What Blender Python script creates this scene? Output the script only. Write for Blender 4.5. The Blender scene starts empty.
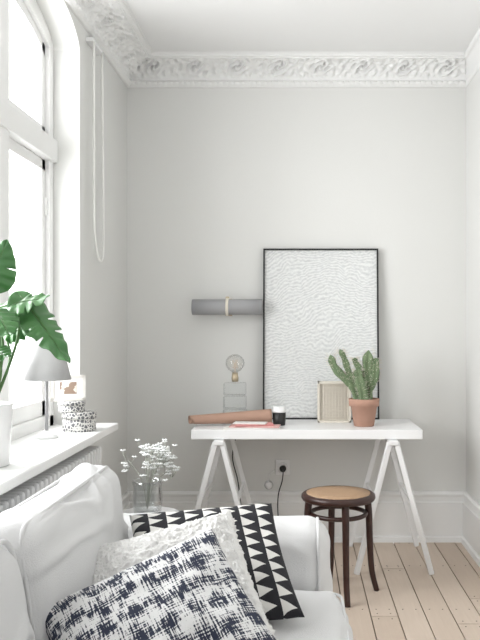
import bpy, bmesh, math, random
from mathutils import Vector, Matrix, noise
random.seed(7)
scene = bpy.context.scene
try:
    scene.view_settings.view_transform = 'Standard'
    scene.view_settings.look = 'None'
except Exception: pass

# ------------------------------------------------------------ materials
class NT:
    def __init__(s, name):
        s.m = bpy.data.materials.new(name); s.m.use_nodes = True
        s.t = s.m.node_tree; s.b = s.t.nodes['Principled BSDF']
    def n(s, typ, **k):
        nd = s.t.nodes.new(typ)
        for a, v in k.items(): setattr(nd, a, v)
        return nd
    def l(s, a, b): s.t.links.new(a, b)
    def math(s, op, a, b=None, c=None):
        nd = s.n('ShaderNodeMath', operation=op)
        for i, v in enumerate((a, b, c)):
            if v is None: continue
            if isinstance(v, (int, float)): nd.inputs[i].default_value = v
            else: s.l(v, nd.inputs[i])
        return nd.outputs[0]
    def mix(s, f, a, b):
        nd = s.n('ShaderNodeMix', data_type='RGBA')
        for sock, v in ((nd.inputs[0], f), (nd.inputs[6], a), (nd.inputs[7], b)):
            if isinstance(v, (int, float)): sock.default_value = v
            elif isinstance(v, tuple): sock.default_value = (*v, 1)
            else: s.l(v, sock)
        return nd.outputs[2]
    def coord(s, which='Object', scale=(1, 1, 1)):
        tc = s.n('ShaderNodeTexCoord'); mp = s.n('ShaderNodeMapping')
        mp.inputs['Scale'].default_value = scale
        s.l(tc.outputs[which], mp.inputs[0]); return mp.outputs[0]
    def noise(s, vec, scale, detail=3, dist=0):
        nd = s.n('ShaderNodeTexNoise'); nd.inputs['Scale'].default_value = scale
        nd.inputs['Detail'].default_value = detail; nd.inputs['Distortion'].default_value = dist
        s.l(vec, nd.inputs['Vector']); return nd.outputs[0]
    def ramp(s, v, a, b):
        r = s.n('ShaderNodeMapRange'); r.inputs[1].default_value = a; r.inputs[2].default_value = b
        s.l(v, r.inputs[0]); return r.outputs[0]
    def bump(s, h, strength=.3, dist=.01):
        nd = s.n('ShaderNodeBump'); nd.inputs['Strength'].default_value = strength
        nd.inputs['Distance'].default_value = dist
        s.l(h, nd.inputs['Height']); s.l(nd.outputs[0], s.b.inputs['Normal'])

def simple(name, col, rough=.6, var=.06, scale=8, bump=0, bscale=60, metal=0, spec=None, bdist=.004):
    k = NT(name); k.b.inputs['Roughness'].default_value = rough
    k.b.inputs['Metallic'].default_value = metal
    if spec is not None: k.b.inputs['Specular IOR Level'].default_value = spec
    v = k.coord()
    f = k.noise(v, scale)
    d = tuple(c * (1 - var) for c in col); u = tuple(min(1, c * (1 + var)) for c in col)
    k.l(k.mix(f, d, u), k.b.inputs['Base Color'])
    if bump: k.bump(k.noise(v, bscale, 4), bump, bdist)
    return k.m

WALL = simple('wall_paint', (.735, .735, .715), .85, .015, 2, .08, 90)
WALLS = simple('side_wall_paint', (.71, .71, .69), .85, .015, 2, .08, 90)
CEIL = simple('ceiling_paint', (.84, .84, .835), .9, .01, 2)
TRIM = simple('trim_paint', (.85, .85, .84), .5, .01, 4)
PLASTER = simple('plaster_cornice', (.84, .84, .83), .8, .02, 12, .1, 120)
FABRIC = simple('white_slipcover', (.70, .70, .70), .95, .02, 5, .35, 300, spec=.1)
WHITE = simple('white_lacquer', (.86, .86, .86), .35, .005, 3)
WMETAL = simple('white_metal', (.83, .83, .83), .35, .01, 3)
BLACK = simple('black_paint', (.012, .012, .012), .45, .1, 10)
GREYMET = simple('grey_metal', (.36, .36, .37), .55, .05, 6)
GREYSH = simple('grey_lampshade', (.50, .50, .50), .9, .03, 30, .2, 200)
BRASS = simple('aged_brass', (.50, .42, .30), .4, .05, 10, metal=.6)
KRAFT = simple('kraft_paper', (.43, .27, .20), .8, .08, 14, .15, 60)
TERRA = simple('terracotta', (.46, .27, .20), .85, .10, 14, .2, 80)
SOIL = simple('soil', (.06, .045, .035), .95, .3, 60, .8, 90)
DKWOOD = simple('dark_bentwood', (.038, .014, .010), .35, .35, 18)
CREAM = simple('cream_rattan', (.76, .71, .62), .8, .06, 60)
CORD = simple('black_cord', (.03, .03, .03), .6)
WCORD = simple('white_cord', (.84, .84, .81), .8)
PORCE = simple('white_porcelain', (.85, .85, .85), .2, .01)
REDP = simple('magazine_red', (.62, .26, .25), .5, .3, 40)
PAPER = simple('magazine_paper', (.80, .78, .75), .6, .04, 40)
PINKP = simple('magazine_pink', (.70, .42, .40), .5, .2, 50)
STEM = simple('stem_green', (.07, .16, .045), .5, .2, 20)
PETAL = simple('dried_petals', (.86, .87, .86), .9, .05, 40)
TWIG = simple('dried_twig', (.42, .43, .38), .9, .1, 40)
SILVER = simple('silver_frame', (.72, .70, .66), .35, .05, 30, metal=.4)

k = NT('monstera_leaf'); v = k.coord()
k.l(k.mix(k.noise(v, 9), (.025, .11, .03), (.11, .27, .09)), k.b.inputs['Base Color'])
k.b.inputs['Roughness'].default_value = .3; LEAF = k.m
k = NT('cactus_skin'); v = k.coord()
k.l(k.mix(k.noise(v, 25), (.075, .135, .06), (.22, .28, .16)), k.b.inputs['Base Color'])
k.b.inputs['Roughness'].default_value = .7; k.bump(k.noise(v, 130), .4, .004); CACT = k.m

def glass(name, tint=(1, 1, 1), gl=.12):
    k = NT(name); t = k.t; t.nodes.remove(k.b)
    tr = k.n('ShaderNodeBsdfTransparent'); tr.inputs[0].default_value = (*tint, 1)
    g = k.n('ShaderNodeBsdfGlossy'); g.inputs['Roughness'].default_value = .03
    lw = k.n('ShaderNodeLayerWeight'); lw.inputs[0].default_value = gl
    mx = k.n('ShaderNodeMixShader')
    k.l(lw.outputs['Facing'], mx.inputs[0]); k.l(tr.outputs[0], mx.inputs[1]); k.l(g.outputs[0], mx.inputs[2])
    k.l(mx.outputs[0], t.nodes['Material Output'].inputs[0]); return k.m
PANE = glass('window_glass', (1, 1, 1), .05)
VGLASS = glass('vase_glass', (.93, .94, .94), .34)
BLOCKG = glass('block_glass', (.96, .968, .968), .30)
BGLASS = glass('bulb_glass', (.975, .965, .95), .36)
FILA = simple('filament', (.70, .58, .46), .5)

# floor
k = NT('pine_planks'); g = k.n('ShaderNodeNewGeometry'); v = k.coord(scale=(22, 1.2, 1))
base = k.mix(g.outputs['Random Per Island'], (.60, .495, .405), (.70, .595, .50))
gr = k.noise(v, 3, 6, 1.2)
col = k.mix(k.math('MULTIPLY', gr, .50), base, (.50, .39, .305))
k.l(col, k.b.inputs['Base Color']); k.b.inputs['Roughness'].default_value = .6
k.bump(gr, .1, .003); FLOOR = k.m
GAP = simple('floor_gap', (.11, .08, .06), .9)

# art relief
k = NT('art_relief'); tc = k.n('ShaderNodeTexCoord'); v = tc.outputs['UV']
sp = k.n('ShaderNodeSeparateXYZ'); k.l(v, sp.inputs[0])
lf = k.noise(v, 2.0, 1, .1); mf = k.noise(v, 8, 2, .3); hf = k.noise(k.coord('UV', (1, 2.4, 1)), 34, 3, .5)
yy = k.math('ADD', k.math('MULTIPLY', sp.outputs[1], 1.45), k.math('ADD', k.math('MULTIPLY', lf, .42), k.math('ADD', k.math('MULTIPLY', mf, .12), k.math('MULTIPLY', sp.outputs[0], -.16))))
sn = k.math('SINE', k.math('MULTIPLY', yy, 230))
h = k.math('ADD', k.math('MULTIPLY', sn, .32), k.math('MULTIPLY', hf, 1.9))
k.l(k.mix(k.ramp(h, .45, 1.35), (.61, .622, .622), (.80, .81, .80)), k.b.inputs['Base Color'])
k.b.inputs['Roughness'].default_value = .8; k.bump(h, .35, .005); ART = k.m

# triangle pillow
k = NT('triangle_print'); tc = k.n('ShaderNodeTexCoord'); sp = k.n('ShaderNodeSeparateXYZ'); k.l(tc.outputs['UV'], sp.inputs[0])
u, vv = sp.outputs[0], sp.outputs[1]
fu = k.math('FRACT', k.math('MULTIPLY', u, 8)); fv = k.math('FRACT', k.math('MULTIPLY', vv, 10))
tri = k.math('ABSOLUTE', k.math('SUBTRACT', k.math('MULTIPLY', fv, 2), 1))
m1 = k.math('LESS_THAN', tri, k.math('SUBTRACT', .90, k.math('MULTIPLY', fu, 1.15)))
k.l(k.mix(m1, (.018, .018, .022), (.70, .69, .66)), k.b.inputs['Base Color'])
k.b.inputs['Roughness'].default_value = .95; k.bump(k.noise(tc.outputs['UV'], 160), .3, .003); TRI = k.m
# blue pillow
k = NT('blue_brush_print'); tc = k.n('ShaderNodeTexCoord'); uv = tc.outputs['UV']
a = k.noise(k.coord('UV', (110, 12, 1)), 1.0, 1); c = k.noise(k.coord('UV', (9, 120, 1)), 1.0, 1); b = k.noise(uv, 9, 2, .3)
sp = k.n('ShaderNodeSeparateXYZ'); k.l(uv, sp.inputs[0])
rows = k.math('SINE', k.math('ADD', k.math('MULTIPLY', sp.outputs[1], 42), k.math('MULTIPLY', b, 2.5)))
cols = k.math('SINE', k.math('ADD', k.math('MULTIPLY', sp.outputs[0], 46), k.math('MULTIPLY', b, 3)))
s1 = k.math('ADD', k.math('ADD', k.math('MULTIPLY', a, 1.1), k.math('MULTIPLY', c, .8)), k.math('ADD', k.math('MULTIPLY', rows, .10), k.math('ADD', k.math('MULTIPLY', cols, .07), k.math('MULTIPLY', b, .5))))
k.l(k.mix(k.ramp(s1, 1.15, 1.27), (.72, .72, .72), (.024, .030, .055)), k.b.inputs['Base Color'])
k.b.inputs['Roughness'].default_value = .95; k.bump(k.noise(uv, 120), .3, .003); BLUE = k.m
FLUFF = simple('boucle_white', (.80, .795, .78), 1, .03, 60, .6, 160, spec=.05, bdist=.007)
# cane
k = NT('woven_cane'); v = k.coord('Object', (95, 95, 95)); ck = k.n('ShaderNodeTexChecker'); ck.inputs['Scale'].default_value = 1
k.l(v, ck.inputs[0])
cc = k.mix(ck.outputs[1], (.27, .15, .08), (.60, .42, .27))
k.l(cc, k.b.inputs['Base Color']); k.b.inputs['Roughness'].default_value = .6; k.bump(ck.outputs[1], .5, .003); CANE = k.m
# tin print
k = NT('tin_print'); tc = k.n('ShaderNodeTexCoord'); vo = k.n('ShaderNodeTexVoronoi', feature='DISTANCE_TO_EDGE'); vo.inputs['Scale'].default_value = 70
k.l(tc.outputs['Object'], vo.inputs['Vector'])
k.l(k.mix(k.math('GREATER_THAN', vo.outputs[0], .12), (.70, .69, .66), (.13, .13, .14)), k.b.inputs['Base Color']); TIN = k.m
# photo print
k = NT('photo_print'); v = k.coord('Object', (1, 1, 1))
k.l(k.mix(k.math('GREATER_THAN', k.noise(v, 22), .52), (.65, .60, .54), (.28, .20, .15)), k.b.inputs['Base Color']); PHOTO = k.m

# ------------------------------------------------------------ geometry helpers
def obj(name, me, mats, smooth=False):
    o = bpy.data.objects.new(name, me); scene.collection.objects.link(o)
    for m in (mats if isinstance(mats, (list, tuple)) else [mats]): me.materials.append(m)
    if smooth:
        for p in me.polygons: p.use_smooth = True
    return o
def from_bm(name, bm, mats, smooth=False):
    bmesh.ops.recalc_face_normals(bm, faces=bm.faces)
    me = bpy.data.meshes.new(name); bm.to_mesh(me); bm.free(); return obj(name, me, mats, smooth)
def group(name, loc, parts):
    e = bpy.data.objects.new(name, None); scene.collection.objects.link(e); e.location = loc
    e.empty_display_size = .05
    for p in parts:
        p.parent = e; p.matrix_parent_inverse = Matrix.Translation(-Vector(loc))
    return e
def add_box(bm, c, s, rot=None, mi=0, bevel=0):
    r = bmesh.ops.create_cube(bm, size=1)
    M = Matrix.Translation(c) @ (rot.to_4x4() if rot else Matrix.Identity(4)) @ Matrix.Diagonal((*s, 1))
    bmesh.ops.transform(bm, matrix=M, verts=r['verts'])
    fs = set(f for v in r['verts'] for f in v.link_faces)
    for f in fs: f.material_index = mi
    if bevel:
        es = set(e for v in r['verts'] for e in v.link_edges)
        bmesh.ops.bevel(bm, geom=list(es), offset=bevel, segments=2, affect='EDGES', profile=.5)
def box(name, c, s, m, bevel=0, rot=None):
    bm = bmesh.new(); add_box(bm, c, s, rot, 0, bevel); return from_bm(name, bm, m)
def bx(name, lo, hi, m, bevel=0):
    lo = Vector(lo); hi = Vector(hi); return box(name, (lo + hi) / 2, hi - lo, m, bevel)
def add_lathe(bm, prof, loc=(0, 0, 0), seg=40, mi=0, M=None):
    loc = Vector(loc); rings = []
    for r, z in prof:
        ring = []
        for i in range(seg):
            a = 2 * math.pi * i / seg; p = Vector((r * math.cos(a), r * math.sin(a), z))
            if M: p = M @ p
            ring.append(bm.verts.new(p + loc))
        rings.append(ring)
    for a, b in zip(rings, rings[1:]):
        for i in range(seg):
            f = bm.faces.new((a[i], a[(i + 1) % seg], b[(i + 1) % seg], b[i])); f.material_index = mi; f.smooth = True
    for ring, (r, z) in ((rings[0], prof[0]), (rings[-1], prof[-1])):
        if r > 1e-5: f = bm.faces.new(ring); f.material_index = mi
def lathe(name, prof, loc, m, seg=40, M=None):
    bm = bmesh.new(); add_lathe(bm, prof, loc, seg, 0, M)
    bmesh.ops.remove_doubles(bm, verts=bm.verts, dist=1e-6); return from_bm(name, bm, m)
def catmull(pts, sub):
    P = [Vector(p) for p in pts]
    if len(P) < 3 or sub < 2: return P
    Q = [P[0] * 2 - P[1]] + P + [P[-1] * 2 - P[-2]]; out = []
    for i in range(1, len(Q) - 2):
        for j in range(sub):
            t = j / sub; a, b, c, d = Q[i - 1:i + 3]
            out.append(.5 * ((2 * b) + (c - a) * t + (2 * a - 5 * b + 4 * c - d) * t * t + (3 * b - a - 3 * c + d) * t ** 3))
    out.append(P[-1]); return out
def add_tube(bm, pts, r, seg=10, sub=6, mi=0, closed=False, ribs=0, ribamp=0, rend=None):
    P = catmull(pts, sub) if not closed else [Vector(p) for p in pts]
    n = len(P); rings = []; up = None
    for i, p in enumerate(P):
        if closed: t = (P[(i + 1) % n] - P[i - 1]).normalized()
        else: t = (P[min(i + 1, n - 1)] - P[max(i - 1, 0)]).normalized()
        if up is None: up = t.orthogonal().normalized()
        up = (up - t * up.dot(t)).normalized(); sd = t.cross(up)
        f = i / max(1, n - 1)
        rr = r(f) if callable(r) else (r if rend is None else r + (rend - r) * f)
        ring = []
        for j in range(seg):
            a = 2 * math.pi * j / seg; q = rr * (1 + ribamp * math.cos(a * ribs)) if ribs else rr
            ring.append(bm.verts.new(p + up * math.cos(a) * q + sd * math.sin(a) * q))
        rings.append(ring)
    pr = list(zip(rings, rings[1:])) + ([(rings[-1], rings[0])] if closed else [])
    for a, b in pr:
        for j in range(seg):
            f = bm.faces.new((a[j], a[(j + 1) % seg], b[(j + 1) % seg], b[j])); f.smooth = True; f.material_index = mi
    if not closed:
        for rg in (rings[0], rings[-1]): f = bm.faces.new(rg); f.material_index = mi
def tube(name, pts, r, m, **k):
    bm = bmesh.new(); add_tube(bm, pts, r, **k); return from_bm(name, bm, m)
def ring(name, c, R, r, m, axis='Z', seg=48, flat=1):
    pts = []
    for i in range(seg):
        a = 2 * math.pi * i / seg
        pts.append(Vector(c) + (Vector((R * math.cos(a), R * math.sin(a), 0)) if axis == 'Z' else Vector((0, R * math.cos(a), R * math.sin(a)))))
    bm = bmesh.new(); add_tube(bm, pts, r, closed=True, seg=12); return from_bm(name, bm, m)

def soft_box(name, c, s, r, m, puff=(0, 0, 0), wr=.006, ws=5, rot=None, n=36, seed=0, piping=None):
    """upholstered block: rounded box with bulging faces and cloth wrinkles"""
    bm = bmesh.new(); bmesh.ops.create_cube(bm, size=2)
    bmesh.ops.subdivide_edges(bm, edges=bm.edges, cuts=n, use_grid_fill=True)
    h = Vector(s) / 2; c = Vector(c)
    for v in bm.verts:
        q = v.co.copy()
        q = Vector([math.copysign(1 - (1 - abs(a)) ** 1.35, a) for a in q])
        p = Vector((q.x * h.x, q.y * h.y, q.z * h.z))
        inner = Vector([max(-h[i] + r, min(h[i] - r, p[i])) for i in range(3)])
        d = p - inner
        nrm = d.normalized() if d.length > 1e-6 else Vector((0, 0, 1))
        p2 = inner + nrm * r if d.length > 1e-6 else p
        for ax in range(3):
            if puff[ax]:
                o = [i for i in range(3) if i != ax]
                w = max(0, 1 - q[o[0]] ** 2) * max(0, 1 - q[o[1]] ** 2)
                p2[ax] += puff[ax] * w * q[ax]
        wp = c + p2
        sd = Vector((seed * 3.1, seed, 0))
        k1 = noise.noise(wp * ws + sd); k2 = noise.noise(Vector((wp.x * ws * 2, wp.y * ws, wp.z * ws * 2)) + sd)
        dw = Vector((noise.noise(wp * 3 + sd), noise.noise(wp * 3 - sd), 0)) * .6
        k3 = 1 - abs(noise.noise(Vector((wp.x * 6, wp.y * 4.5, wp.z * 8)) + sd * 2 + dw)) * 3.4
        k3 = max(0, k3); k3 = k3 * k3 * (3 - 2 * k3)
        p2 += nrm * (wr * k1 * 1.2 + wr * .35 * k2 + wr * .6 * k3)
        if rot: p2 = rot @ p2
        v.co = c + p2
    if piping:
        ax, rad = piping
        for sg in (-1, 1):
            pts = []; o = [i for i in range(3) if i != ax]; a_, b_ = h[o[0]] - r, h[o[1]] - r; rc = r * .9; N = 10
            for qx, (sx_, sy_) in enumerate(((1, 1), (-1, 1), (-1, -1), (1, -1))):
                for j in range(N + 1):
                    th = math.pi / 2 * (qx + j / N); pp = [0, 0, 0]
                    pp[o[0]] = sx_ * a_ + rc * math.cos(th); pp[o[1]] = sy_ * b_ + rc * math.sin(th); pp[ax] = sg * (h[ax] - r * .45)
                    pts.append(Vector(pp))
            dense = []
            for i in range(len(pts)):
                A_, B_ = pts[i], pts[(i + 1) % len(pts)]; st_ = max(1, int((B_ - A_).length / .03))
                for t in range(st_): dense.append(A_.lerp(B_, t / st_))
            add_tube(bm, [c + (rot @ p if rot else p) for p in dense], rad, seg=8, closed=True)
    return from_bm(name, bm, m, True)

def pillow(name, L, T, R, size, thick, m, disp=0, n=44, seed=0, wr=.006):
    L, T, R = Vector(L), Vector(T), Vector(R); C = (L + R) / 2
    u = (T - L).normalized(); vd = (T - R); vd = (vd - u * vd.dot(u) * .7).normalized()
    nn = u.cross(vd).normalized()
    bm = bmesh.new(); uvl = bm.loops.layers.uv.new('UVMap'); uvd = {}
    def make(side):
        g = []
        for i in range(n + 1):
            row = []
            for j in range(n + 1):
                a = -1 + 2 * i / n; b = -1 + 2 * j / n
                a = math.sin(a * math.pi / 2) * .35 + a * .65; b = math.sin(b * math.pi / 2) * .35 + b * .65
                pa = a * (1 - .055 * (1 - b * b) * abs(a)); pb = b * (1 - .055 * (1 - a * a) * abs(b))
                t = (max(0, 1 - a * a) ** .5) * (max(0, 1 - b * b) ** .5)
                edge = max(0, 1 - max(abs(a), abs(b)))
                w = noise.noise(Vector((a * 2.2 + seed, b * 2.2, side))) * wr * 2.2 + noise.noise(Vector((a * 6 + seed, b * 6, side))) * wr
                hh = thick / 2 * (t ** .8) + w * min(1, edge * 6)
                if disp: hh += disp * (abs(noise.noise(Vector((a * 20, b * 20, side * 3 + seed)))) + .5 * abs(noise.noise(Vector((a * 45, b * 45, side * 3 + seed))))) * min(1, edge * 12)
                p = C + u * pa * size / 2 + vd * pb * size / 2 + nn * side * hh
                if disp and edge < .02:
                    p += (u * noise.noise(Vector((a * 30, b * 30, 5))) + vd * noise.noise(Vector((a * 30, b * 30, 9)))) * .012
                vt = bm.verts.new(p); uvd[vt] = ((a + 1) / 2, (b + 1) / 2); row.append(vt)
            g.append(row)
        for i in range(n):
            for j in range(n):
                f = bm.faces.new((g[i][j], g[i + 1][j], g[i + 1][j + 1], g[i][j + 1])); f.smooth = True
                for lp in f.loops: lp[uvl].uv = uvd[lp.vert]
    make(1); make(-1)
    bmesh.ops.remove_doubles(bm, verts=bm.verts, dist=1e-5)
    return from_bm(name, bm, m, True)

# ------------------------------------------------------------ room
XL, XR, YB, H = -1.01, .97, 4.47, 2.79
YN = -1.6
bm = bmesh.new()
add_box(bm, ((XL - .3 + XR + .1) / 2, (YN + YB) / 2, -.03), (XR - XL + .4, YB - YN, .02), mi=1)
x = XL - .1; wv = .118
while x < XR:
    y = YN + random.uniform(-1.8, 0)
    while y < YB:
        ln = random.choice([1.9, 2.4, 2.9]); y0 = max(y, YN); y1 = min(y + ln, YB)
        if y1 - y0 > .03:
            xe = min(x + wv, XR)
            add_box(bm, ((x + xe) / 2, (y0 + y1) / 2, -.01), (xe - x - .005, y1 - y0 - .004, .02), mi=0)
            for yy in (y0 + .03, y1 - .03):
                for xx in (x + .03, x + wv - .03):
                    if xx < XR: add_box(bm, (xx, yy, .0003), (.005, .005, .001), mi=1)
        y += ln
    x += wv
yy = .9
while yy < YB:
    x = XL - .1
    while x < XR - .1:
        for xx in (x + .03, x + wv - .03): add_box(bm, (xx, yy, .0003), (.005, .005, .001), mi=1)
        x += wv
    yy += .62
from_bm('floor', bm, [FLOOR, GAP])
bx('wall_back', (XL - .35, YB, 0), (XR + .2, YB + .15, H + .1), WALL)
bx('wall_right', (XR, YN, 0), (XR + .15, YB, H + .1), WALL)
bx('ceiling', (XL - .35, YN, H), (XR + .15, YB, H + .12), CEIL)

# left wall with arched window opening
W0, W1 = 1.68, 3.51; WC = (W0 + W1) / 2; XF = -1.13; XO = -1.36; SILLZ = .80
def arch(y, base=2.50, rise=.20):
    t = (y - WC) / ((W1 - W0) / 2); return base + rise * math.sqrt(max(0, 1 - abs(t) ** 2.4))
bm = bmesh.new()
add_box(bm, ((XL + XO) / 2, (YN + W0) / 2, (H + .1) / 2), (XL - XO, W0 - YN, H + .1))
add_box(bm, ((XL + XO) / 2, (YB + W1) / 2, (H + .1) / 2), (XL - XO, YB - W1, H + .1))
add_box(bm, ((-1.08 + XO) / 2, WC, .38), (-1.08 - XO, W1 - W0, .76))
N = 48
ys = [WC - (W1 - W0) / 2 * math.cos(math.pi * i / N) for i in range(N + 1)]
for a, b in zip(ys, ys[1:]):
    vs = []
    for X in (XL, XO):
        vs.append([bm.verts.new((X, a, arch(a))), bm.verts.new((X, b, arch(b))), bm.verts.new((X, b, H + .1)), bm.verts.new((X, a, H + .1))])
    bm.faces.new(vs[0]); bm.faces.new(vs[1][::-1])
    for i in range(4):
        j = (i + 1) % 4; bm.faces.new((vs[0][i], vs[1][i], vs[1][j], vs[0][j]))
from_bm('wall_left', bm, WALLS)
bx('trim_windowsill', (-1.14, W0 - .06, SILLZ - .035), (-.85, W1 + .07, SILLZ), TRIM, .006)

# window frame
parts = []
bm = bmesh.new()
def stripseg(fn_lo, fn_hi, y0, y1, xa, xb, n=40):
    L = [y0 + (y1 - y0) * i / n for i in range(n + 1)]
    prev = None
    for y in L:
        cur = [bm.verts.new((xa, y, fn_lo(y))), bm.verts.new((xa, y, fn_hi(y))), bm.verts.new((xb, y, fn_hi(y))), bm.verts.new((xb, y, fn_lo(y)))]
        if prev:
            for i in range(4):
                j = (i + 1) % 4; bm.faces.new((prev[i], prev[j], cur[j], cur[i]))
        else: bm.faces.new(cur)
        prev = cur
    bm.faces.new(prev[::-1])
def bar(y0, y1, z0, z1, xa, xb): add_box(bm, ((xa + xb) / 2, (y0 + y1) / 2, (z0 + z1) / 2), (abs(xb - xa), y1 - y0, z1 - z0), bevel=.004)
fa, fb = XF, XF - .12
fw = .055
bar(W0, W0 + fw, SILLZ - .03, 2.52, fa, fb); bar(W1 - fw, W1, SILLZ - .03, 2.52, fa, fb)
stripseg(lambda y: arch(y) - fw - .01, lambda y: arch(y) + .01, W0 + .004, W1 - .004, fa, fb, 80)
bar(W0, W1, SILLZ - .03, SILLZ + .05, fa, fb)
bar(W0, W1, 2.00, 2.10, fa + .02, fb)
muls = [2.27, 2.90]
for mY in muls: bar(mY - .045, mY + .045, SILLZ, arch(mY), fa + .012, fb)
edges = [W0 + fw] + [c for m_ in muls for c in (m_ - .045, m_ + .045)] + [W1 - fw]
sa, sb = XF - .02, XF - .075
for i in range(3):
    a, b = edges[2 * i], edges[2 * i + 1]; sw = .045
    bar(a, a + sw, SILLZ + .05, 2.00, sa, sb); bar(b - sw, b, SILLZ + .05, 2.00, sa, sb)
    bar(a, b, SILLZ + .05, SILLZ + .12, sa, sb); bar(a, b, 1.95, 2.00, sa, sb)
    bar(a, a + sw, 2.10, arch(a) - .05, sa, sb); bar(b - sw, b, 2.10, arch(b) - .05, sa, sb)
    bar(a, b, 2.10, 2.15, sa, sb)
    stripseg(lambda y: arch(y) - fw - .055, lambda y: arch(y) - fw, a, b, sa, sb, 20)
    bar(b - .012, b + .012, 1.2, 1.28, sa + .012, sb); bar(b - .012, b + .012, 1.75, 1.83, sa + .012, sb)
parts.append(from_bm('frame', bm, TRIM))
bm = bmesh.new()
gx = XF - .05; prev = None
for i in range(41):
    y = W0 + .02 + (W1 - W0 - .04) * i / 40
    cur = (bm.verts.new((gx, y, SILLZ)), bm.verts.new((gx, y, arch(y) - .02)))
    if prev: bm.faces.new((prev[0], cur[0], cur[1], prev[1]))
    prev = cur
parts.append(from_bm('glass', bm, PANE))
group('window_1', (XF, WC, SILLZ), parts)

# baseboards
def prof_run(name, prof, s0, s1, place, m, ds=None, disp=None, mitre0=0, mitre1=0):
    bm = bmesh.new(); n = max(1, int((s1 - s0) / ds)) if ds else 1; rows = []
    for i in range(n + 1):
        row = []
        for kx, (p, z) in enumerate(prof):
            a = s0 + mitre0 * p; b = s1 - mitre1 * p; s = a + (b - a) * i / n
            o = disp(s, kx / (len(prof) - 1), kx) if disp else (0, 0)
            row.append(bm.verts.new(place(s, p + o[0], z + o[1])))
        rows.append(row)
    for a, b in zip(rows, rows[1:]):
        for i in range(len(prof) - 1):
            bm.faces.new((a[i], a[i + 1], b[i + 1], b[i]))
    return from_bm(name, bm, m, False)
bb = [(0, .290), (.012, .288), (.020, .278), (.020, .268), (.012, .262), (.012, .232), (.022, .226), (.022, .034), (.034, .028), (.038, .0)]
prof_run('baseboard_back', bb, XL, XR, lambda s, p, z: (s, YB - p, z), TRIM, mitre0=1, mitre1=1)
prof_run('baseboard_right', bb, YN, YB, lambda s, p, z: (XR - p, s, z), TRIM, mitre1=1)
prof_run('baseboard_left', bb, W1, YB, lambda s, p, z: (XL + p, s, z), TRIM, mitre1=1)

# cornice with foliage relief
Z0 = 2.648
prof = [(0, Z0), (.012, Z0), (.018, Z0 + .004)]
for i in range(9):
    a = math.pi * i / 8; prof.append((.018 + .014 * math.sin(a), Z0 + .006 + .03 * i / 8))
prof.append((.020, Z0 + .040)); k0 = len(prof)
for i in range(27):
    t = i / 26; prof.append((.022 + .135 * t ** 1.25, Z0 + .042 + .075 * math.sin(t * math.pi / 2) ** .8 if t > 0 else Z0 + .042))
k1 = len(prof)
prof += [(.158, Z0 + .122), (.170, Z0 + .124), (.176, Z0 + .130), (.176, Z0 + .136), (.186, Z0 + .138), (.186, H + .002)]
def orn(s, t, kx):
    if 3 <= kx <= 11:
        q = abs(math.sin(math.pi * s / .032)); w = math.sin(math.pi * (kx - 3) / 8)
        return (.010 * (q ** .6 - .6) * w, 0)
    if k0 <= kx < k1:
        v = (kx - k0) / (k1 - k0 - 1); w = min(1, v * 8, (1 - v) * 8)
        P = .24; ph = (s % P) / P
        cx = ph - .5; cy = v - .5 + .16 * math.sin(2 * math.pi * ph)
        r = math.hypot(cx * 1.5, cy); a = math.atan2(cy, cx * 1.5)
        rose = math.cos(r * 26 - a * 2) * max(0, 1 - r * 1.5)
        leaf = math.sin(2 * math.pi * (s / .06 + v * .9)) * .5 + math.sin(2 * math.pi * (s / .04 - v * 1.7)) * .35
        d = (.016 * rose + .010 * leaf * min(1, r * 2) + .008 * noise.noise(Vector((s * 40, v * 9, 0)))) * w
        return (d * .8, -d * .8)
    return (0, 0)
prof_run('trim_cornice_back', prof, XL, XR, lambda s, p, z: (s, YB - p, z), PLASTER, .006, orn, mitre0=1, mitre1=.25)
prof_run('trim_cornice_left', prof, 1.0, YB, lambda s, p, z: (XL + p, s, z), PLASTER, .006, orn, mitre1=1)
prof_run('trim_cornice_right', prof, 1.0, YB, lambda s, p, z: (XR - p * .25, s, z), PLASTER, .012, None, mitre1=1)

# radiator
parts = []
bm = bmesh.new(); y = 1.95
while y < 3.40:
    add_box(bm, (-.935, y, .42), (.11, .030, .60), bevel=.012); y += .045
parts.append(from_bm('columns', bm, WMETAL, False))
parts.append(bx('header_top', (-.98, 1.93, .66), (-.90, 3.41, .70), WMETAL, .01))
parts.append(bx('header_bottom', (-.98, 1.93, .12), (-.90, 3.41, .165), WMETAL, .01))
parts.append(bx('foot_1', (-.96, 2.0, 0), (-.93, 2.03, .14), WMETAL)); parts.append(bx('foot_2', (-.96, 3.3, 0), (-.93, 3.33, .14), WMETAL))
group('radiator', (-.94, 2.67, 0), parts)

# ------------------------------------------------------------ desk
DZ = .72
parts = [bx('table_top', (-.56, 3.93, DZ - .050), (.63, 4.40, DZ), WHITE, .004)]
def trestle(name, cx, sp=.19):
    ps = []; bm = bmesh.new()
    zt = DZ - .05
    add_box(bm, (cx, 4.13, zt - .012), (.05, .50, .022), bevel=.003)
    for yy, fy in ((3.90, 3.86), (4.34, 4.36)):
        for sg in (-1, 1):
            a = Vector((cx + sg * .018, yy, zt - .01)); b = Vector((cx + sg * sp, fy, .0))
            d = (a - b); q = d.to_track_quat('Z', 'Y').to_matrix()
            add_box(bm, (a + b) / 2, (.022, .026, d.length), rot=q, bevel=.003)
    for sg in (-1, 1):
        add_box(bm, (cx + sg * .095, 4.115, .36), (.016, .47, .016), bevel=.002)
    return from_bm(name, bm, WMETAL)
parts += [trestle('trestle_left', -.415), trestle('trestle_right', .475)]
group('trestle_desk', (.03, 4.16, 0), parts)

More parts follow.
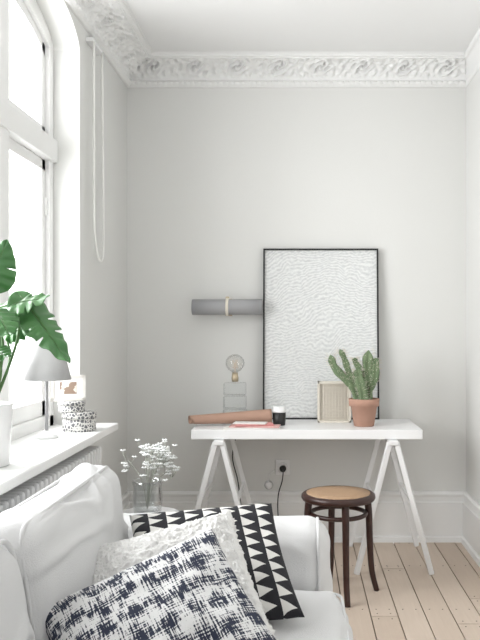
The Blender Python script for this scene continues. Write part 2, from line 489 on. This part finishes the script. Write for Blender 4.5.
# framed art
parts = []
fw_, fh_ = .667, .985; tilt = math.radians(3.6)
M = Matrix.Translation((.1205, 4.385, DZ)) @ Matrix.Rotation(-tilt, 4, 'X')
def fr(name, lo, hi, m):
    o = bx(name, lo, hi, m); o.data.transform(M); return o
t_ = .009
parts += [fr('frame_left', (-fw_ / 2, -.012, 0), (-fw_ / 2 + t_, .012, fh_), BLACK), fr('frame_right', (fw_ / 2 - t_, -.012, 0), (fw_ / 2, .012, fh_), BLACK),
          fr('frame_bottom', (-fw_ / 2, -.012, 0), (fw_ / 2, .012, t_), BLACK), fr('frame_top', (-fw_ / 2, -.012, fh_ - t_), (fw_ / 2, .012, fh_), BLACK)]
bm = bmesh.new(); uvl = bm.loops.layers.uv.new('UVMap')
vs = [bm.verts.new(p) for p in ((-fw_ / 2, 0, 0), (fw_ / 2, 0, 0), (fw_ / 2, 0, fh_), (-fw_ / 2, 0, fh_))]
f = bm.faces.new(vs)
for lp, uv in zip(f.loops, ((0, 0), (1, 0), (1, 1), (0, 1))): lp[uvl].uv = uv
o = from_bm('print', bm, ART); o.data.transform(M); parts.append(o)
parts.append(fr('backing', (-fw_ / 2 + .002, .003, .002), (fw_ / 2 - .002, .011, fh_ - .002), BLACK))
group('framed_art', (.12, 4.385, DZ), parts)

# wall lamp (tube)
parts = []; zc, yc = 1.363, 4.375
RY = Matrix.Rotation(math.pi / 2, 3, 'Y')
parts.append(lathe('shade_tube', [(.038, 0), (.044, 0), (.044, .40), (.038, .40), (.038, .0)], (-.615, yc, zc), GREYMET, 40, RY))
parts.append(lathe('clip_ring', [(.044, -.008), (.051, -.008), (.051, .008), (.044, .008)], (-.415, yc, zc), CREAM, 40, RY))
parts.append(lathe('lamp_socket', [(.0, 0), (.02, 0), (.02, .12), (0, .12)], (-.47, yc, zc), WHITE, 20, RY))
parts.append(tube('arm', [(-.415, yc + .045, zc), (-.415, YB, zc)], .012, BRASS))
parts.append(bx('wall_plate', (-.435, YB - .012, zc - .05), (-.395, YB, zc + .05), BRASS, .003))
parts.append(box('clip_tab', (-.415, yc - .0, zc + .053), (.02, .02, .014), BRASS, .003))
group('wall_lamp', (-.415, 4.4, zc), parts)

# bulb lamp
lx, ly = -.361, 4.25
parts = []
bm = bmesh.new()
for i in range(3): add_box(bm, (lx, ly, DZ + .037 + .0745 * i), (.130 - .004 * i, .09, .070), bevel=.008)
parts.append(from_bm('glass_base', bm, BLOCKG))
parts.append(lathe('socket', [(.0, 0), (.018, 0), (.02, .02), (.016, .05), (0, .05)], (lx, ly, DZ + .225), BRASS, 24))
parts.append(lathe('bulb', [(.014, -.05), (.018, -.046), (.036, -.034), (.050, -.012), (.053, .004), (.049, .022), (.036, .040), (.018, .050), (.0, .053)], (lx, ly, DZ + .325), BGLASS, 32))
bm = bmesh.new()
pts = [(lx + .014 * math.cos(i * 1.3), ly + .014 * math.sin(i * 1.3), DZ + .300 + .045 * (i % 2) + .0) for i in range(12)]
add_tube(bm, pts, .0009, seg=6, sub=1)
add_tube(bm, [(lx, ly, DZ + .27), (lx, ly, DZ + .33)], .003, seg=8, sub=1)
parts.append(from_bm('filament', bm, FILA))
parts.append(tube('cord', [(lx, ly + .05, DZ + .02), (lx + .01, 4.32, DZ + .006), (lx + .01, 4.40, DZ + .004), (lx + .0, 4.425, DZ - .06), (lx - .03, 4.43, .5), (lx + .0, 4.435, .36), (lx + .02, 4.43, .20), (lx + .03, 4.40, .03)], .0032, CORD, seg=8))
group('bulb_table_lamp', (lx, ly, DZ), parts)

# kraft roll
bm = bmesh.new()
A = Vector((-.575, 4.07, DZ + .034)); B = Vector((-.155, 4.13, DZ + .046))
d = (B - A).normalized(); upv = Vector((0, 0, 1)); sdv = d.cross(upv).normalized(); upv = sdv.cross(d)
rows = []
for i in range(25):
    t = i / 24; c = A + (B - A) * t; row = []
    for j in range(90):
        a = j / 89 * 2 * math.pi * 2.6; rr = (.030 + .012 * t) * (.72 + .28 * j / 89)
        sq = .82 + .18 * t
        row.append(bm.verts.new(c + sdv * math.cos(a) * rr * 1.1 + upv * math.sin(a) * rr * sq + d * (-.02 * math.sin(a * .5) * (1 - t))))
    rows.append(row)
for a, b in zip(rows, rows[1:]):
    for j in range(89): bm.faces.new((a[j], a[j + 1], b[j + 1], b[j]))
o = from_bm('kraft_paper_roll', bm, KRAFT, True); md = o.modifiers.new('s', 'SOLIDIFY'); md.thickness = .001

# cup
cx, cy = -.112, 4.12
parts = [lathe('cup_body', [(0, 0), (.030, 0), (.033, .004), (.037, .075), (.034, .075), (.03, .006), (0, .006)], (cx, cy, DZ), BLACK, 36),
         lathe('cup_lid', [(.0, .070), (.0385, .070), (.0385, .082), (.034, .086), (.033, .10), (.028, .102), (0, .100)], (cx, cy, DZ), PORCE, 36)]
group('travel_cup', (cx, cy, DZ), parts)

# magazines
parts = []
for i, (w, dd, t, m, r, ox) in enumerate([(.29, .10, .008, PAPER, .05, -.25), (.26, .095, .007, PINKP, -.06, -.235), (.20, .09, .010, REDP, .1, -.24), (.17, .08, .005, PAPER, -.12, -.26)]):
    z = DZ + sum((.008, .007, .010, .005)[:i]) + t / 2 + .0005
    parts.append(box('magazine_%d' % (i + 1), (ox, 3.99, z), (w, dd, t), m, .001, Matrix.Rotation(r, 3, 'Z')))
group('magazine_stack', (-.25, 3.99, DZ), parts)

# rattan box
bm = bmesh.new(); bxx, by = .19, 4.26; w, hgt, dp = .185, .225, .07
for sg in (-1, 1):
    add_box(bm, (bxx + sg * (w / 2 - .006), by, DZ + hgt / 2), (.012, dp, hgt), bevel=.002)
add_box(bm, (bxx, by, DZ + .006), (w, dp, .012), bevel=.002); add_box(bm, (bxx, by, DZ + hgt - .006), (w, dp, .012), bevel=.002)
for i in range(1, 11):
    add_box(bm, (bxx - w / 2 + w * i / 11, by - .02, DZ + hgt / 2), (.0055, .005, hgt - .01))
for i in range(1, 13):
    add_box(bm, (bxx, by - .017, DZ + hgt * i / 13), (w - .01, .005, .0055))
add_box(bm, (bxx, by - .012, DZ + hgt / 2), (w - .01, .003, hgt - .01))
from_bm('rattan_magazine_box', bm, CREAM)

# cactus
px_, py_ = .342, 4.09
parts = [lathe('pot', [(0, 0), (.050, 0), (.054, .004), (.070, .105), (.080, .107), (.083, .145), (.075, .147), (.073, .12), (0, .12)], (px_, py_, DZ), TERRA, 44),
         lathe('soil', [(0, .128), (.072, .124), (.073, .118), (0, .118)], (px_, py_, DZ), SOIL, 30)]
bm = bmesh.new(); spn = bmesh.new()
def cact(pts, r0, r1):
    P = [Vector((px_, py_, DZ)) + Vector(p) for p in pts]
    add_tube(bm, P, lambda f: max(.001, (r0 + (r1 - r0) * f) * (1 - max(0, (f - .82) / .18) ** 2.2 * .97) * (1 + .10 * math.sin(f * 16))), seg=30, sub=12, ribs=4, ribamp=.28)
    C = catmull(P, 12)
    for c in C[3::2]:
        for q in range(10):
            a = random.uniform(0, 6.28); dr = Vector((math.cos(a), math.sin(a), random.uniform(-.2, .5))).normalized()
            b = c + dr * r0 * .8; add_tube(spn, [b, b + dr * .018], .0008, seg=3, sub=1)
cact([(.01, 0, .12), (.02, 0, .20), (.018, .005, .30), (.025, 0, .405)], .029, .027)
cact([(.025, 0, .20), (.055, -.01, .25), (.062, -.01, .32), (.058, 0, .365)], .022, .018)
cact([(-.02, 0, .12), (-.045, .0, .19), (-.07, 0, .25), (-.082, 0, .29)], .028, .026)
cact([(-.06, 0, .22), (-.115, -.01, .265), (-.16, 0, .32), (-.18, 0, .38)], .023, .018)
cact([(-.06, 0, .24), (-.085, .01, .30), (-.105, .01, .36), (-.13, 0, .41)], .019, .014)
cact([(.0, -.03, .12), (-.012, -.035, .19), (-.03, -.03, .26), (-.035, -.03, .31)], .026, .022)
cact([(.0, 0, .24), (-.015, 0, .29), (-.045, 0, .34), (-.05, 0, .365)], .018, .014)
parts.append(from_bm('cactus_stems', bm, CACT)); parts.append(from_bm('spines', spn, CREAM))
group('potted_cactus', (px_, py_, DZ), parts)

# outlets
def outlet(name, x, z, r=.0):
    ps = [bx('plate', (x - .042, YB - .010, z - .045), (x + .042, YB, z + .045), PORCE, .004),
          lathe('socket_rim', [(.026, 0), (.030, 0), (.030, .006), (.026, .006)], (x, YB - .010, z), PORCE, 32, Matrix.Rotation(math.pi / 2, 3, 'X'))]
    return ps
ps = outlet('o', -.10, .43)
ps.append(lathe('plug', [(0, 0), (.02, 0), (.018, .03), (0, .034)], (-.10, YB - .010, .425), BLACK, 24, Matrix.Rotation(math.pi / 2, 3, 'X')))
ps.append(tube('plug_cord', [(-.10, YB - .04, .425), (-.098, YB - .046, .40), (-.105, YB - .04, .35), (-.125, YB - .045, .28), (-.128, YB - .045, .18), (-.115, YB - .05, .05)], .0032, CORD, seg=8))
group('wall_outlet', (-.10, YB, .43), ps)
ps = [lathe('dome', [(0, .022), (.018, .018), (.026, .0), (0, 0)], (-.182, YB, .325), PORCE, 28, Matrix.Rotation(math.pi / 2, 3, 'X')),
      tube('cable', [(-.182, YB - .008, .35), (-.18, YB - .006, .385), (-.15, YB - .006, .41)], .003, PORCE, seg=8)]
group('cable_socket', (-.182, YB, .325), ps)

# ------------------------------------------------------------ stool
sx, sy = .18, 3.59
parts = []
parts.append(lathe('seat_ring', [(.125, .448), (.140, .440), (.168, .440), (.174, .450), (.172, .464), (.162, .471), (.140, .471), (.128, .464), (.125, .448)], (sx, sy, 0), DKWOOD, 56))
parts.append(lathe('cane_seat', [(0, .4735), (.08, .4733), (.150, .4722), (.150, .462), (0, .462)], (sx, sy, 0), CANE, 48))
ang0 = math.radians(-80)
bm = bmesh.new()
for i in range(4):
    a = ang0 + i * math.pi / 2; dx, dy = math.cos(a), math.sin(a)
    P = [(sx + dx * r, sy + dy * r, z) for r, z in ((.140, .445), (.148, .36), (.152, .24), (.162, .10), (.186, .0))]
    add_tube(bm, P, .0175, seg=14, sub=6, rend=.013)
parts.append(from_bm('legs', bm, DKWOOD))
parts.append(ring('brace_ring', (sx, sy, .375), .128, .0105, DKWOOD))
group('cane_stool', (sx, sy, 0), parts)

# ------------------------------------------------------------ sofa
parts = []
parts.append(soft_box('base', (-.385, 1.65, .15), (.95, 2.15, .30), .04, FABRIC, wr=.008, ws=6, seed=3))
parts.append(soft_box('back', (-.800, 1.65, .33), (.10, 2.17, .62), .045, FABRIC, wr=.006, ws=5, seed=4))
parts.append(soft_box('arm_far', (-.37, 2.635, .295), (.93, .25, .57), .075, FABRIC, puff=(.01, .012, .012), wr=.011, ws=3.5, seed=5, n=50, piping=(0, .006)))
parts.append(soft_box('arm_near', (-.37, .66, .295), (.93, .25, .57), .075, FABRIC, puff=(.01, .012, .012), wr=.011, ws=3.5, seed=6, n=50, piping=(0, .006)))
parts.append(soft_box('seat_cushion_1', (-.31, 2.08, .330), (.90, .85, .15), .06, FABRIC, puff=(.01, .0, .02), wr=.010, ws=4, seed=7, piping=(2, .005)))
parts.append(soft_box('seat_cushion_2', (-.31, 1.22, .330), (.90, .85, .15), .06, FABRIC, puff=(.01, .0, .02), wr=.010, ws=4, seed=8, piping=(2, .005)))
R = Matrix.Rotation(math.radians(-8), 3, 'Y')
parts.append(soft_box('back_cushion_1', (-.640, 2.08, .592), (.16, .82, .42), .065, FABRIC, puff=(.035, .0, .010), wr=.020, ws=3.2, rot=R, seed=9, n=64, piping=(0, .006)))
parts.append(soft_box('back_cushion_2', (-.640, 1.24, .592), (.16, .80, .42), .065, FABRIC, puff=(.035, .0, .010), wr=.020, ws=3.2, rot=R, seed=10, n=64, piping=(0, .006)))
group('sofa', (-.385, 1.65, 0), parts)

pillow('triangle_pattern_pillow', (-.570, 2.39, .640), (-.15, 2.44, .665), (.045, 2.11, .465), .45, .12, TRI, seed=1)
pillow('boucle_pillow', (-.600, 2.08, .635), (-.215, 2.19, .715), (-.065, 1.85, .475), .44, .12, FLUFF, disp=.012, n=130, seed=2)
pillow('blue_pattern_pillow', (-.54, 1.75, .605), (-.205, 1.93, .725), (-.065, 1.60, .52), .45, .13, BLUE, seed=5)

# side table + vase
tx, ty, tz = -.61, 3.06, .50
parts = [lathe('top', [(0, -.02), (.125, -.02), (.13, -.014), (.13, -.003), (.127, 0), (0, 0)], (tx, ty, tz), WHITE, 40)]
bm = bmesh.new()
for i in range(3):
    a = i * 2.094; add_tube(bm, [(tx + .08 * math.cos(a), ty + .08 * math.sin(a), tz - .02), (tx + .12 * math.cos(a), ty + .12 * math.sin(a), 0)], .01, sub=1)
parts.append(from_bm('legs', bm, WMETAL)); group('side_table', (tx, ty, 0), parts)
parts = [lathe('glass_vase', [(0, 0), (.045, 0), (.054, .01), (.060, .06), (.056, .11), (.062, .135), (.058, .135), (.052, .11), (.055, .06), (.049, .014), (0, .012)], (tx, ty, tz), VGLASS, 36)]
bm = bmesh.new(); pt = bmesh.new()
for i in range(16):
    a = random.uniform(0, 6.28); R_ = random.uniform(.02, .12); h = random.uniform(.18, .28)
    b = Vector((tx, ty, tz + .02)); e = Vector((tx + .03 + R_ * math.cos(a), ty + R_ * math.sin(a), tz + h))
    mid = (b + e) / 2 + Vector((-.2 * (e.x - b.x), -.2 * (e.y - b.y), .02))
    add_tube(bm, [b, mid, e], .0018, seg=5, sub=4)
    for j in range(8):
        o_ = Vector((random.gauss(0, .015), random.gauss(0, .015), random.gauss(-.014, .02))); c = e + o_
        add_tube(bm, [e - Vector((0, 0, .04)), c], .001, seg=4, sub=1)
        for q in range(5):
            a2 = q * 1.257; dr = Vector((math.cos(a2), math.sin(a2), .6)).normalized() * .0075
            add_tube(pt, [c, c + dr * 1.6], .0020, seg=4, sub=1, rend=.0028)
parts.append(from_bm('stems', bm, TWIG)); parts.append(from_bm('blossoms', pt, PETAL))
group('vase_of_dried_flowers', (tx, ty, tz), parts)

# ------------------------------------------------------------ sill objects
lx, ly = -1.02, 3.08
parts = [lathe('base', [(0, 0), (.045, 0), (.047, .006), (.03, .014), (.012, .03), (0, .03)], (lx, ly, SILLZ), PORCE, 32),
         lathe('stem', [(0, .02), (.006, .02), (.006, .30), (0, .30)], (lx, ly, SILLZ), GREYMET, 16),
         lathe('shade', [(.094, .235), (.096, .235), (.055, .405), (.053, .405), (.094, .235)], (lx, ly, SILLZ), GREYSH, 48),
         lathe('bulb', [(0, .28), (.015, .28), (.028, .32), (.02, .35), (0, .358)], (lx, ly, SILLZ), PORCE, 24)]
bm = bmesh.new()
for i in range(3):
    a = i * 2.094; add_tube(bm, [(lx, ly, SILLZ + .298), (lx + .062 * math.cos(a), ly + .062 * math.sin(a), SILLZ + .37)], .002, seg=6, sub=1)
parts.append(from_bm('shade_spider', bm, GREYMET))
group('table_lamp', (lx, ly, SILLZ), parts)
def tin(name, x, y, z, r, h):
    g_ = [lathe('body', [(0, 0), (r - .002, 0), (r, .002), (r, h * .68), (0, h * .68)], (x, y, z), TIN, 40),
          lathe('lid', [(0, h), (r + .001, h), (r + .003, h - .002), (r + .003, h * .68), (0, h * .68)], (x, y, z), TIN, 40)]
    group(name, (x, y, z), g_)
tin('patterned_tin', -.955, 3.31, SILLZ, .070, .082)
tin('patterned_tin.001', -.985, 3.30, SILLZ + .0825, .055, .045)
parts = []; M = Matrix.Translation((-1.0, 3.30, SILLZ + .128)) @ Matrix.Rotation(math.radians(18), 4, 'Z') @ Matrix.Rotation(math.radians(-10), 4, 'X')
w, h = .145, .112
for nm, lo, hi, m in (('left', (-w / 2, -.006, 0), (-w / 2 + .013, .006, h), SILVER), ('right', (w / 2 - .013, -.006, 0), (w / 2, .006, h), SILVER),
                      ('bottom', (-w / 2, -.006, 0), (w / 2, .006, .013), SILVER), ('top', (-w / 2, -.006, h - .013), (w / 2, .006, h), SILVER),
                      ('mat', (-w / 2 + .01, -.002, .01), (w / 2 - .01, .004, h - .01), PAPER), ('picture', (-.035, -.0035, .03), (.035, -.0015, h - .03), PHOTO)):
    o = bx(nm, lo, hi, m); o.data.transform(M); parts.append(o)
group('small_photo_frame', (-1.0, 3.30, SILLZ + .128), parts)

# monstera
mx, my = -1.0, 2.46
parts = [lathe('pot', [(0, 0), (.058, 0), (.063, .004), (.072, .19), (.074, .2), (.068, .2), (.066, .18), (0, .18)], (mx, my, SILLZ), PORCE, 40),
         lathe('soil', [(0, .188), (.066, .184), (.066, .178), (0, .178)], (mx, my, SILLZ), SOIL, 30)]
bm = bmesh.new(); st = bmesh.new()
def mleaf(base, tip, width, nrm, droop=.15, slits=(.35, .5, .64, .77)):
    base, tip = Vector(base), Vector(tip); ax = tip - base; L = ax.length; ax.normalize()
    nrm = Vector(nrm); nrm = (nrm - ax * nrm.dot(ax)).normalized(); sd = ax.cross(nrm)
    NT_, NS = 84, 7
    for side in (-1, 1):
        rows = []
        for i in range(NT_ + 1):
            t = i / NT_
            w = width / 2 * (math.sin(math.pi * min(1, t ** .62)) ** .75) * (1.0)
            nt = 1.0
            for k_, s_ in enumerate(slits):
                dd = abs(t - s_ - (.03 if side > 0 else 0))
                if dd < .012: nt = .5
            row = []
            for j in range(NS + 1):
                s = j / NS * nt
                al = t * L + (-.10 * (1 - t) * 1.4 + .20 * t) * L * (s ** 1.4) * .7
                p = base + ax * al + sd * side * w * s + nrm * (-droop * L * t * t - .25 * w * s * s + .006 * math.sin(t * 34) * s)
                row.append(bm.verts.new(p))
            rows.append(row)
        for a, b in zip(rows, rows[1:]):
            for j in range(NS):
                try: bm.faces.new((a[j], a[j + 1], b[j + 1], b[j]))
                except Exception: pass
    P0 = (mx + .01, my, SILLZ + .18)
    mid = (Vector(P0) * .45 + base * .55) + Vector((.03, 0, .02))
    add_tube(st, [P0, mid, base], .0055, seg=8, sub=8, rend=.0035)
    rib = [base + ax * (t * L) + nrm * (-droop * L * t * t + .0015) for t in [i / 8 for i in range(9)]]
    add_tube(st, rib, .0028, seg=6, sub=2, rend=.0008)
mleaf((-.90, 2.46, 1.345), (-.730, 2.38, 1.175), .125, (.35, -.6, .7), .12, slits=(.45, .62))
mleaf((-.985, 2.46, 1.30), (-.82, 2.40, 1.355), .15, (-.1, -.6, .8), .15)
mleaf((-.985, 2.42, 1.37), (-.935, 2.42, 1.505), .13, (.3, -.9, .2), .1, slits=(.5,))
mleaf((-.96, 2.50, 1.22), (-.865, 2.50, 1.26), .085, (.0, -.7, .7), .1, slits=())
mleaf((-.97, 2.40, 1.18), (-.895, 2.32, 1.165), .085, (.1, -.6, .7), .1, slits=())
mleaf((-1.00, 2.36, 1.25), (-1.00, 2.20, 1.30), .16, (.1, -.5, .8), .2)
mleaf((-.95, 2.38, 1.30), (-.87, 2.28, 1.25), .12, (.2, -.5, .8), .2, slits=(.5,))
o = from_bm('leaves', bm, LEAF, True); md = o.modifiers.new('s', 'SOLIDIFY'); md.thickness = .0012
parts.append(o); parts.append(from_bm('petioles', st, STEM))
group('potted_monstera', (mx, my, SILLZ), parts)

# blind cord
parts = []
cy_, cxw = 3.75, -.975
parts.append(tube('cord_loop', [(cxw, cy_ - .13, 2.60), (cxw, cy_ - .128, 2.2), (cxw, cy_ - .125, 1.8), (cxw + .002, cy_ - .11, 1.66), (cxw + .006, cy_ - .065, 1.575), (cxw + .008, cy_ - .005, 1.58), (cxw + .004, cy_ + .035, 1.66), (cxw, cy_ + .045, 1.8), (cxw, cy_ + .035, 2.2), (cxw, cy_ + .02, 2.60)], .0055, WCORD, seg=8))
parts.append(box('bracket', (-.992, cy_ - .05, 2.605), (.036, .19, .02), WMETAL, .003))
group('blind_cord', (cxw, cy_, 2.6), parts)

# ------------------------------------------------------------ light
w = bpy.data.worlds.new('World'); scene.world = w; w.use_nodes = True
w.node_tree.nodes['Background'].inputs[0].default_value = (.985, .99, 1, 1)
w.node_tree.nodes['Background'].inputs[1].default_value = 1.76
def area(name, loc, rot, sx_, sy_, p, col=(1, 1, 1)):
    d = bpy.data.lights.new(name, 'AREA'); d.shape = 'RECTANGLE'; d.size = sx_; d.size_y = sy_; d.energy = p; d.color = col
    o = bpy.data.objects.new(name, d); scene.collection.objects.link(o); o.location = loc; o.rotation_euler = rot; return o
area('window_daylight', (-1.9, 2.6, 1.9), (0, math.radians(-90), 0), 2.0, 2.2, 180, (.98, .99, 1))

# ------------------------------------------------------------ camera
cd = bpy.data.cameras.new('Camera'); cam = bpy.data.objects.new('Camera', cd); scene.collection.objects.link(cam)
cam.location = (0, 0, 1.243); cam.rotation_euler = (math.radians(90), 0, 0)
cd.sensor_fit = 'VERTICAL'; cd.sensor_height = 36; cd.lens = 765 / 640 * 36
cd.shift_x = -60 / 640; cd.shift_y = 8 / 640; cd.clip_start = .05
scene.camera = cam
